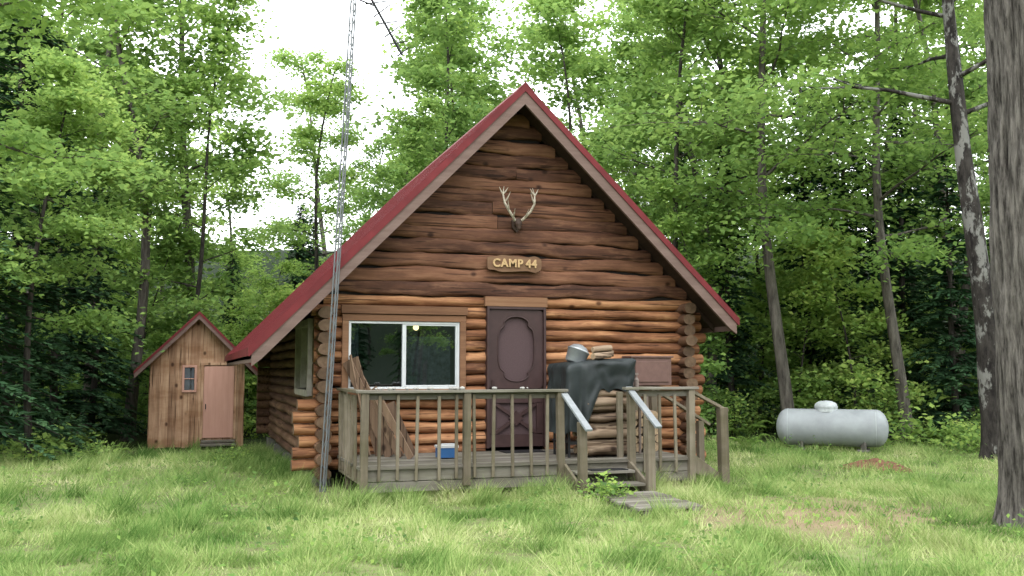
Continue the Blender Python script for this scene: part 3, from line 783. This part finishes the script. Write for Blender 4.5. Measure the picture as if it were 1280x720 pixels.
post(D0+.02,YD-.05,-.05,TOP-.02); post(1.66,YD-.05,.16,TOP-.02); post(SX0-.05,YD-.05,.1,TOP); post(SX1+.03,YD-.05,-.05,TOP+.0); post(D1-.03,YD-.05,-.05,TOP); post(D0+.02,-.12,.2,TOP-.02); post(D1-.02,-.1,.2,TOP-.02); post(D1-.02,-.72,.2,TOP-.02)
def bal(x,y): mbz.box((x+random.uniform(-.02,.02),y,(TOP-.05+.24)/2+random.uniform(-.015,.015)),(.038,.036,TOP-.05-.24),None,0,Matrix.Rotation(random.uniform(-.02,.02),3,'Y'))
x=D0+.2
while x<SX0-.15:
    if abs(x-1.66)>.09: bal(x,YD-.045)
    x+=.245
for x in (4.12,4.36,4.6): bal(x,YD-.045)
for y in np.arange(YD+.2,-.2,.22): bal(D0-.03,y)
for y in (-.55,-.35,): bal(D1+.03,y)
mb=MB()
mb.box(((D0+SX0)/2-.02,YD-.05,TOP+.0),(SX0-D0+.12,.13,.036)); mb.box(((SX1+D1)/2,YD-.05,TOP+.02),(D1-SX1+.14,.13,.036))
mb.box(((D0+SX0)/2-.02,YD-.012,TOP-.06),(SX0-D0,.03,.08)); mb.box(((SX1+D1)/2,YD-.012,TOP-.05),(D1-SX1,.03,.08))
SY=-2.42
mb.box(((SX0+SX1)/2,YD-.19,.285),(SX1-SX0-.1,.27,.036)); mb.box(((SX0+SX1)/2,YD-.48,.15),(SX1-SX0-.1,.28,.036))
for y_ in (YD-.09,YD-.37): mb.box(((SX0+SX1)/2,y_,.2 if y_>YD-.2 else .08),(SX1-SX0-.14,.02,.12),.0)
mby.box((D0-.01,YD/2-.03,TOP+.0),(.13,-YD-.1,.036)); mby.box((D1,-.41,TOP),(.12,.72,.036))
for X in (SX0,SX1):
    mby.beam((X,YD+.05,.34),(X,SY+.02,.06),.04,.2)
mg=MB()
mg.beam((SX0-.01,YD-.0,1.33),(SX0+.02,SY-.22,.86),.09,.035); mg.beam((SX1+.02,YD-.0,1.36),(SX1+.02,SY-.25,.88),.09,.035)
post(SX0+.02,SY,-.05,.95,.10); post(SX1+.02,SY,-.05,.97,.10); post(SX1-.02,YD+.2,.4,1.3,.07)
post(5.33,YD-.02,-.05,1.08,.12)
mbz.beam((D1-.03,YD-.02,TOP-.01),(5.40,YD-.02,1.03),.09,.04); mbz.beam((D1,-.72,TOP-.02),(5.75,-.72,.78),.09,.04)
mbz.beam((D1,YD+.02,.36),(5.35,YD+.02,.02),.04,.2); mbz.beam((D1,-.75,.36),(5.35,-.75,.02),.04,.2); post(5.6,-.72,-.05,.84)
mby.box((5.02,-1.28,.27),(.26,1.0,.036)); mby.box((5.27,-1.28,.13),(.26,1.0,.036))
for nme,m_,mt in (('rails_and_treads',mb,M_deck),('posts_and_balusters',mbz,M_deckz),('side_joists',mby,M_deckz),('handrail_boards',mg,M_grey)):
    o=link(nme,m_.mesh(nme,[mt]),dk); bevel(o,.004,1)
mb=MB(); mb.box(((SX0+SX1)/2+.08,YD-.20,.309),(.50,.2,.012)); mb.box((2.93,-.32,FZ+.006),(.62,.36,.012))
link('rubber_mats',mb.mesh('rubber_mats',[M_black]),dk)
bw=MB(); random.seed(5)
for k in range(8):
    y=-2.66-k*.165; bw.box((3.46+random.uniform(-.03,.03),y,.075+random.uniform(-.006,.006)),(.80,.14,.03),None,0,Matrix.Rotation(random.uniform(-.03,.03),3,'Z'))
for x in (3.15,3.75): bw.box((x,-3.24,.03),(.08,1.3,.055),None,0)
o=link('boardwalk',bw.mesh('boardwalk',[M_deck])); bevel(o,.004,1)
# ---------------------------------------------------------------- deck clutter
M_fire=wood('firewood',[(0,(.07,.045,.032)),(.5,(.22,.15,.10)),(1,(.44,.33,.23))],0,k=.8,patch=(.27,.20,.14))
M_fend=plain('split_wood_ends',(.36,.26,.165),.8,.2,0,.4,20)
fw=MB(); random.seed(8)
for r_ in range(8):
    for c_ in range(4):
        y=-1.5+c_*.15+(r_%2)*.05; z=FZ+.07+r_*.112; xo=random.uniform(-.05,.05)
        log(fw,(3.46+xo,y,z),(4.16+xo,y+random.uniform(-.03,.03),z+random.uniform(-.01,.01)),.060*random.uniform(.8,1.12),.07,random.random(),.4,.07,10,True,.03)
for (x,y,z,a_) in ((3.60,-1.35,1.79,.3),(3.68,-1.15,1.81,-.4),(3.64,-1.25,1.87,.1)): log(fw,(x,y,z),(x+.28,y+a_*.2,z+.02),.045,.055,.9,.3,.08,8)
for r_ in range(5):
    for c_ in range(4):
        x=4.32+c_*.13+(r_%2)*.05; z=FZ+.07+r_*.115
        log(fw,(x,-1.0,z),(x+random.uniform(-.02,.02),-.55,z),.060*random.uniform(.8,1.1),.064,random.random(),.3,.09,9,True,.02)
link('firewood_pile',fw.mesh('firewood_pile',[M_fire,M_fend],True))
mb=MB(); n_=120; rows=16; V=[]
x0,x1,y0,y1=3.14,4.15,-1.56,-.75
for r_ in range(rows+1):
    t=r_/rows
    for k in range(n_):
        u=k/n_*4; s_=int(u); f=u-s_
        if s_==0: px,py=x0+(x1-x0)*f,y0
        elif s_==1: px,py=x1,y0+(y1-y0)*f
        elif s_==2: px,py=x1-(x1-x0)*f,y1
        else: px,py=x0,y1-(y1-y0)*f
        left=1-(px-x0)/(x1-x0)
        bot=1.32-.56*float(sm(.52,.78,left))+.03*math.sin(k*.9)
        top=1.74-.06*left
        zz=top+(bot-top)*t
        fold=.05*t*math.sin(k*.62+math.sin(k*.2)*2)*(.5+left)+.035*noise.noise(Vector((k*.25,t*3,0)))
        cxm,cym=(x0+x1)/2,(y0+y1)/2; dx,dy=px-cxm,py-cym; L=math.hypot(dx,dy)
        sh=(.94 if r_==0 else 1.0)-.04*t
        V.append((cxm+dx*sh+dx/L*(fold),cym+dy*sh+dy/L*fold,zz+.03*noise.noise(Vector((px*4,py*4,0)))))
F=[(r_*n_+k,r_*n_+(k+1)%n_,(r_+1)*n_+(k+1)%n_,(r_+1)*n_+k) for r_ in range(rows) for k in range(n_)]
V.append(((x0+x1)/2,(y0+y1)/2,1.75)); c0=len(V)-1
F+=[(c0,(k+1)%n_,k) for k in range(n_)]
mb.add(V,F)
gr=empty('covered_grill',(3.6,-1.1,.42))
link('tarp_cover',mb.mesh('tarp_cover',[M_tarp],True),gr)
mb=MB()
for x in (3.22,3.40):
    for y in (-1.4,-.85): mb.tube([(x,y,FZ),(x,y,1.3)],[.018,.018],8)
mb.beam((3.22,-1.4,.6),(3.40,-1.4,.6),.02,.02)
mb.box((3.31,-1.1,.62),(.22,.6,.02))
link('grill_legs',mb.mesh('grill_legs',[M_black]),gr)
mb=MB(); rot=Matrix.Rotation(R(22),3,'Y'); prof=[(0,.12),(.02,.135),(.17,.15),(.175,.16),(.19,.16),(.2,.145),(.245,.10),(.27,.04),(.275,.0)]
pp=[Vector((3.38,-1.2,1.69))+rot@Vector((0,0,z)) for z,_ in prof]
mb.tube(pp,[r for _,r in prof],22); link('metal_pot',mb.mesh('metal_pot',[M_steel],True))
mb=MB(); mb.tube([(4.28,-1.3,FZ+.86),(4.28,-1.3,FZ+1.04),(4.28,-1.3,FZ+1.07),(4.28,-1.3,FZ+1.10)],[.035,.035,.012,.012],12); mb.box((4.27,-1.3,FZ+1.12),(.07,.03,.03))
mb.box((4.28,-1.3,FZ+.84),(.26,.3,.03))
for a_ in (-.1,.1):
    for b_ in (-.12,.12): mb.box((4.28+a_,-1.3+b_,FZ+.415),(.03,.03,.82))
link('bottle_stand',mb.mesh('bottle_stand',[plain('pale_plastic',(.2,.16,.14),.4)],False))
mb=MB(); mb.box((1.62,-1.0,FZ+.08),(.26,.18,.13),.5,0); mb.box((1.62,-1.0,FZ+.16),(.28,.20,.03),.5,1); mb.tube([(1.52,-1.10,FZ+.15),(1.52,-1.12,FZ+.20),(1.72,-1.12,FZ+.20),(1.72,-1.10,FZ+.15)],[.007]*4,6,.5,1)
o=link('cooler_box',mb.mesh('cooler_box',[M_blue,M_white])); bevel(o,.015,3)
mb=MB(); random.seed(3)
for (xb,yb_,xt,zt,w_) in ((.95,-.55,.42,1.72,.15),(1.05,-.75,.55,1.60,.12),(.85,-.4,.5,1.76,.16),(1.15,-.95,.72,1.35,.1),(.70,-.35,.46,1.80,.12),(1.25,-.6,.95,1.15,.12)):
    a_=Vector((xb,yb_,FZ+.01)); b_=Vector((xt,-.1 if zt>1.5 else -.5,zt)); mb.beam(a_,b_,.02,w_)
link('leaning_planks',mb.mesh('leaning_planks',[wood('plank_wood',[(0,(.09,.05,.033)),(1,(.32,.215,.14))],2,k=.8)]))
mb=MB()
def rock(mb,x,y,z,r):
    V=[];F=[];sd=random.random()*50
    for i_ in range(5):
        ph=math.pi*(i_+.5)/5
        for k in range(8):
            th=2*math.pi*k/8; d_=Vector((math.sin(ph)*math.cos(th),math.sin(ph)*math.sin(th),math.cos(ph)*.7)); q=r*(1+.35*noise.noise(d_*1.5+Vector((sd,0,0)))); V.append((x+d_.x*q,y+d_.y*q,z+d_.z*q))
    F=[(i_*8+k,(i_+1)*8+k,(i_+1)*8+(k+1)%8,i_*8+(k+1)%8) for i_ in range(4) for k in range(8)]+[tuple(range(8)),tuple(range(39,31,-1))]
    mb.add(V,F,random.random())
for k in range(26): rock(mb,random.uniform(.5,1.62) if k<20 else random.uniform(2.0,2.9),YD-.05+random.uniform(-.04,.04),TOP+.035,random.uniform(.014,.036))
link('rail_stones',mb.mesh('rail_stones',[M_stone],True))
# ---------------------------------------------------------------- antenna mast
an=empty('antenna_mast',(.05,-.68,0)); mb=MB()
B=Vector((.03,-.68,-.1)); T=Vector((.42,-.66,8.2)); a3=.040
legs=[]
for k in range(3):
    o_=Vector((math.cos(k*2.094+.5)*a3,math.sin(k*2.094+.5)*a3,0)); legs.append((B+o_,T+o_)); mb.tube([B+o_,T+o_],[.0105,.0105],6)
NZ=52
for i_ in range(NZ):
    for k in (i_%3,(i_+1)%3):
        p=legs[k][0].lerp(legs[k][1],i_/NZ); q=legs[(k+1)%3][0].lerp(legs[(k+1)%3][1],(i_+1)/NZ); mb.tube([p,q],[.005,.005],4,.5,0,False)
link('lattice_mast',mb.mesh('lattice_mast',[M_mast],True),an)
mb=MB(); p0=Vector((.42,-.7,7.0)); p1=Vector((1.02,-.75,5.95))
mb.tube([p0,p1],[.018,.018],6)
for i_ in range(8):
    p=p0.lerp(p1,(i_+.5)/7.7); L=.36-.02*i_; d_=(Vector((.75,-.5,.55)).normalized() if i_%2 else Vector((.9,-.25,.15)).normalized())
    mb.tube([p-d_*L*.35,p+d_*L*.65],[.010,.008],5)
mb.tube([(.4,-.68,6.7),(.62,-.72,6.62)],[.012,.012],5)
link('tv_aerial',mb.mesh('tv_aerial',[M_black],True),an)
# ---------------------------------------------------------------- SHED
sx,sy,sz0=-1.5,9.9,-.24
sh=empty('wooden_shed',(sx,sy+1.1,sz0)); random.seed(77)
X0,X1=-2.53,-.47; XC=(X0+X1)/2; AP=2.93; se=1.0
def srz(x,o=0): return AP-abs(x-XC)*se+o
mb=MB()
mb.prism([(X0,sz0+.1),(X1,sz0+.1),(X1,srz(X1,-.16)),(XC,AP-.16),(X0,srz(X0,-.16))],sy+.03,sy+2.3,.4,0)
x=X0
while x<X1-.01:
    w_=min(random.uniform(.14,.22),X1-x); xa,xb=x+.002,x+w_-.002
    pl=[(xa,sz0+.06+random.uniform(-.02,.02)),(xb,sz0+.06),(xb,srz(xb,-.13))]
    if xa<XC<xb: pl.append((XC,AP-.13))
    pl.append((xa,srz(xa,-.13)))
    mb.prism(pl,sy,sy+.028,random.random())
    if random.random()<.85: mb.box((xb,sy-.008,(sz0+.08+srz(xb,-.14))/2),(.04,.018,srz(xb,-.14)-sz0-.08))
    x+=w_
for yy in np.arange(sy+.1,sy+2.2,.2): mb.box((X0-.01,yy+.09,(sz0+.1+srz(X0,-.2))/2),(.03,.185,srz(X0,-.2)-sz0-.1))
link('board_walls',mb.mesh('board_walls',[M_shed]),sh)
mb=MB()
for s_ in(-1,1):
    b_=XC+s_*1.36
    mb.prism([(XC,AP),(b_,srz(b_)),(b_,srz(b_,-.03)),(XC,AP-.03)],sy-.30,sy+2.5,.5,0)
    mb.prism([(XC,AP+.01),(b_+s_*.01,srz(b_,.0)),(b_+s_*.01,srz(b_,-.07)),(XC,AP-.06)],sy-.315,sy-.301,.5,0)
    mb.prism([(XC,AP-.035),(b_,srz(b_,-.035)),(b_,srz(b_,-.17)),(XC,AP-.17)],sy-.299,sy-.265,.5,1)
    mb.prism([(XC,AP-.035),(b_,srz(b_,-.035)),(b_,srz(b_,-.09)),(XC,AP-.09)],sy-.26,sy+2.45,.5,2)
link('shed_roof',mb.mesh('shed_roof',[M_red,M_fasc,M_shed]),sh)
mb=MB()
dx0,dx1,dz0,dz1=-1.36,-.69,sz0+.27,1.68
mb.box(((dx0+dx1)/2,sy-.03,(dz0+dz1)/2),(dx1-dx0,.03,dz1-dz0),.5,1)
mb.box((dx0-.035,sy-.035,(dz0+dz1)/2),(.06,.05,dz1-dz0+.06),.7,0); mb.box((dx1+.035,sy-.035,(dz0+dz1)/2),(.06,.05,dz1-dz0+.06),.7,0); mb.box(((dx0+dx1)/2,sy-.036,dz1+.05),(dx1-dx0+.16,.052,.06),.7,0)
mb.box((dx0+.05,sy-.06,.75),(.02,.04,.12),.5,2)
frame(mb,-1.84,-1.52,1.08,1.70,.05,sy-.05,sy,1)
mb.box((-1.68,sy-.012,1.39),(.22,.01,.52),.5,3); mb.box((-1.68,sy-.03,1.39),(.22,.02,.02),.5,1)
mb.box((-1.02,sy-.26,sz0+.13),(.78,.4,.05),.4,4); mb.box((-1.02,sy-.15,sz0+.2),(.74,.22,.05),.4,4); mb.box((-1.02,sy-.05,sz0+.05),(.7,.06,.2),.0,2)
o=link('door_window_step',mb.mesh('door_window_step',[M_shed,M_pink,M_black,plain('shed_glass',(.10,.11,.13),.1,.6),M_deck]),sh); bevel(o,.004,1)
# ---------------------------------------------------------------- TANK
tx,ty=at(1036,20.3); tz=float(gz(tx,ty))
tk=empty('propane_tank',(tx,ty,tz)); ang=-TH-R(20); r_=.385; hl=1.12; cz=tz+.47
ux=Vector((math.cos(ang),math.sin(ang),0)); uy=Vector((-math.sin(ang),math.cos(ang),0)); C0=Vector((tx,ty,cz))
mb=MB(); prof=[]
for i_ in range(10):
    a_=math.pi/2*i_/9; prof.append((-hl+.24*(1-math.cos(a_)),max(.002,r_*math.sin(a_))))
prof=prof+[(-.3,r_),(.3,r_)]+[(-x_,q) for x_,q in prof[::-1]]
mb.tube([C0+ux*x_ for x_,_ in prof],[q for _,q in prof],40)
link('tank_body',mb.mesh('tank_body',[M_tank],True),tk)
mb=MB()
for s_ in (-.87,.87): 
    ring=[C0+ux*s_+uy*math.cos(t)*(r_+.001)+Vector((0,0,math.sin(t)*(r_+.001))) for t in np.linspace(0,2*math.pi,33)]
    mb.tube(ring,[.006]*33,5,.5,0,False)
dc=C0+Vector((0,0,r_-.06))-ux*.1
dome=[(0,.23),(.12,.23),(.165,.22),(.20,.18),(.225,.12),(.235,.03),(.236,.001)]
mb.tube([dc+Vector((0,0,h)) for h,_ in dome],[q for _,q in dome],24)
mb.tube([dc+Vector((0,0,.09)),dc+Vector((0,0,.12))],[.24,.24],24)
link('valve_dome',mb.mesh('valve_dome',[plain('dome_paint',(.42,.45,.46),.5)],True),tk)
mb=MB()
for s_ in (-.62,.62):
    for q in (-.22,.22):
        p=C0+ux*s_+uy*q; mb.beam(p+Vector((0,0,-.25)),Vector((p.x,p.y,tz-.05)),.05,.12)
    p=C0+ux*s_; mb.box((p.x,p.y,tz-.01),(.25,.7,.1),.5,0,Matrix.Rotation(ang,3,'Z'))
link('tank_legs',mb.mesh('tank_legs',[M_block]),tk)
# dirt mound
mb=MB(); V=[];F=[]; n_=36; rr_=14; random.seed(2)
for i_ in range(rr_+1):
    for k in range(n_):
        a_=2*math.pi*k/n_; q=i_/rr_; rad=q*(.62+.16*noise.noise(Vector((math.cos(a_)*1.5,math.sin(a_)*1.5,3))))
        x,y=9.04+math.cos(a_)*rad*1.15,-.36+math.sin(a_)*rad*.9
        V.append((x,y,float(gz(x,y))-.02+.17*(1-q*q)**1.2+.05*noise.noise(Vector((x*6,y*6,0)))*(1-q)))
F=[(i_*n_+k,(i_+1)*n_+k,(i_+1)*n_+(k+1)%n_,i_*n_+(k+1)%n_) for i_ in range(rr_) for k in range(n_)]
mb.add(V,F); link('dirt_mound',mb.mesh('dirt_mound',[plain('red_soil',(.14,.07,.045),.95,.1,0,.5,14)],True))
# ---------------------------------------------------------------- light
w=bpy.data.worlds.new('World'); sc.world=w; w.use_nodes=True; nt=w.node_tree
bg=nt.nodes['Background']; sky=nt.nodes.new('ShaderNodeTexSky'); sky.sky_type='NISHITA'; sky.sun_disc=False
SE,SA=R(55),R(205)
sky.sun_elevation=SE; sky.sun_rotation=SA; sky.air_density=1.5; sky.dust_density=4
mx=nt.nodes.new('ShaderNodeMix'); mx.data_type='RGBA'; mx.inputs[0].default_value=.8
nt.links.new(sky.outputs[0],mx.inputs[6]); mx.inputs[7].default_value=(29,30,30.8,1)
nt.links.new(mx.outputs[2],bg.inputs['Color']); bg.inputs['Strength'].default_value=.15
sl=bpy.data.lights.new('sun','SUN'); sl.energy=.9; sl.angle=R(25); sl.color=(1,.97,.93)
so=bpy.data.objects.new('sun',sl); sc.collection.objects.link(so)
sd=Vector((math.sin(SA)*math.cos(SE),math.cos(SA)*math.cos(SE),math.sin(SE)))
so.rotation_euler=sd.to_track_quat('Z','Y').to_euler(); so.location=(0,-10,20)
cd=bpy.data.cameras.new('camera'); cd.lens=33.75; cd.sensor_width=36; cd.clip_end=500
co=bpy.data.objects.new('camera',cd); sc.collection.objects.link(co); co.location=CAM; co.rotation_euler=(R(90+4.86),0,-TH)
sc.camera=co
sc.view_settings.view_transform='Standard'; sc.view_settings.look='None'; sc.view_settings.exposure=0; sc.view_settings.gamma=1
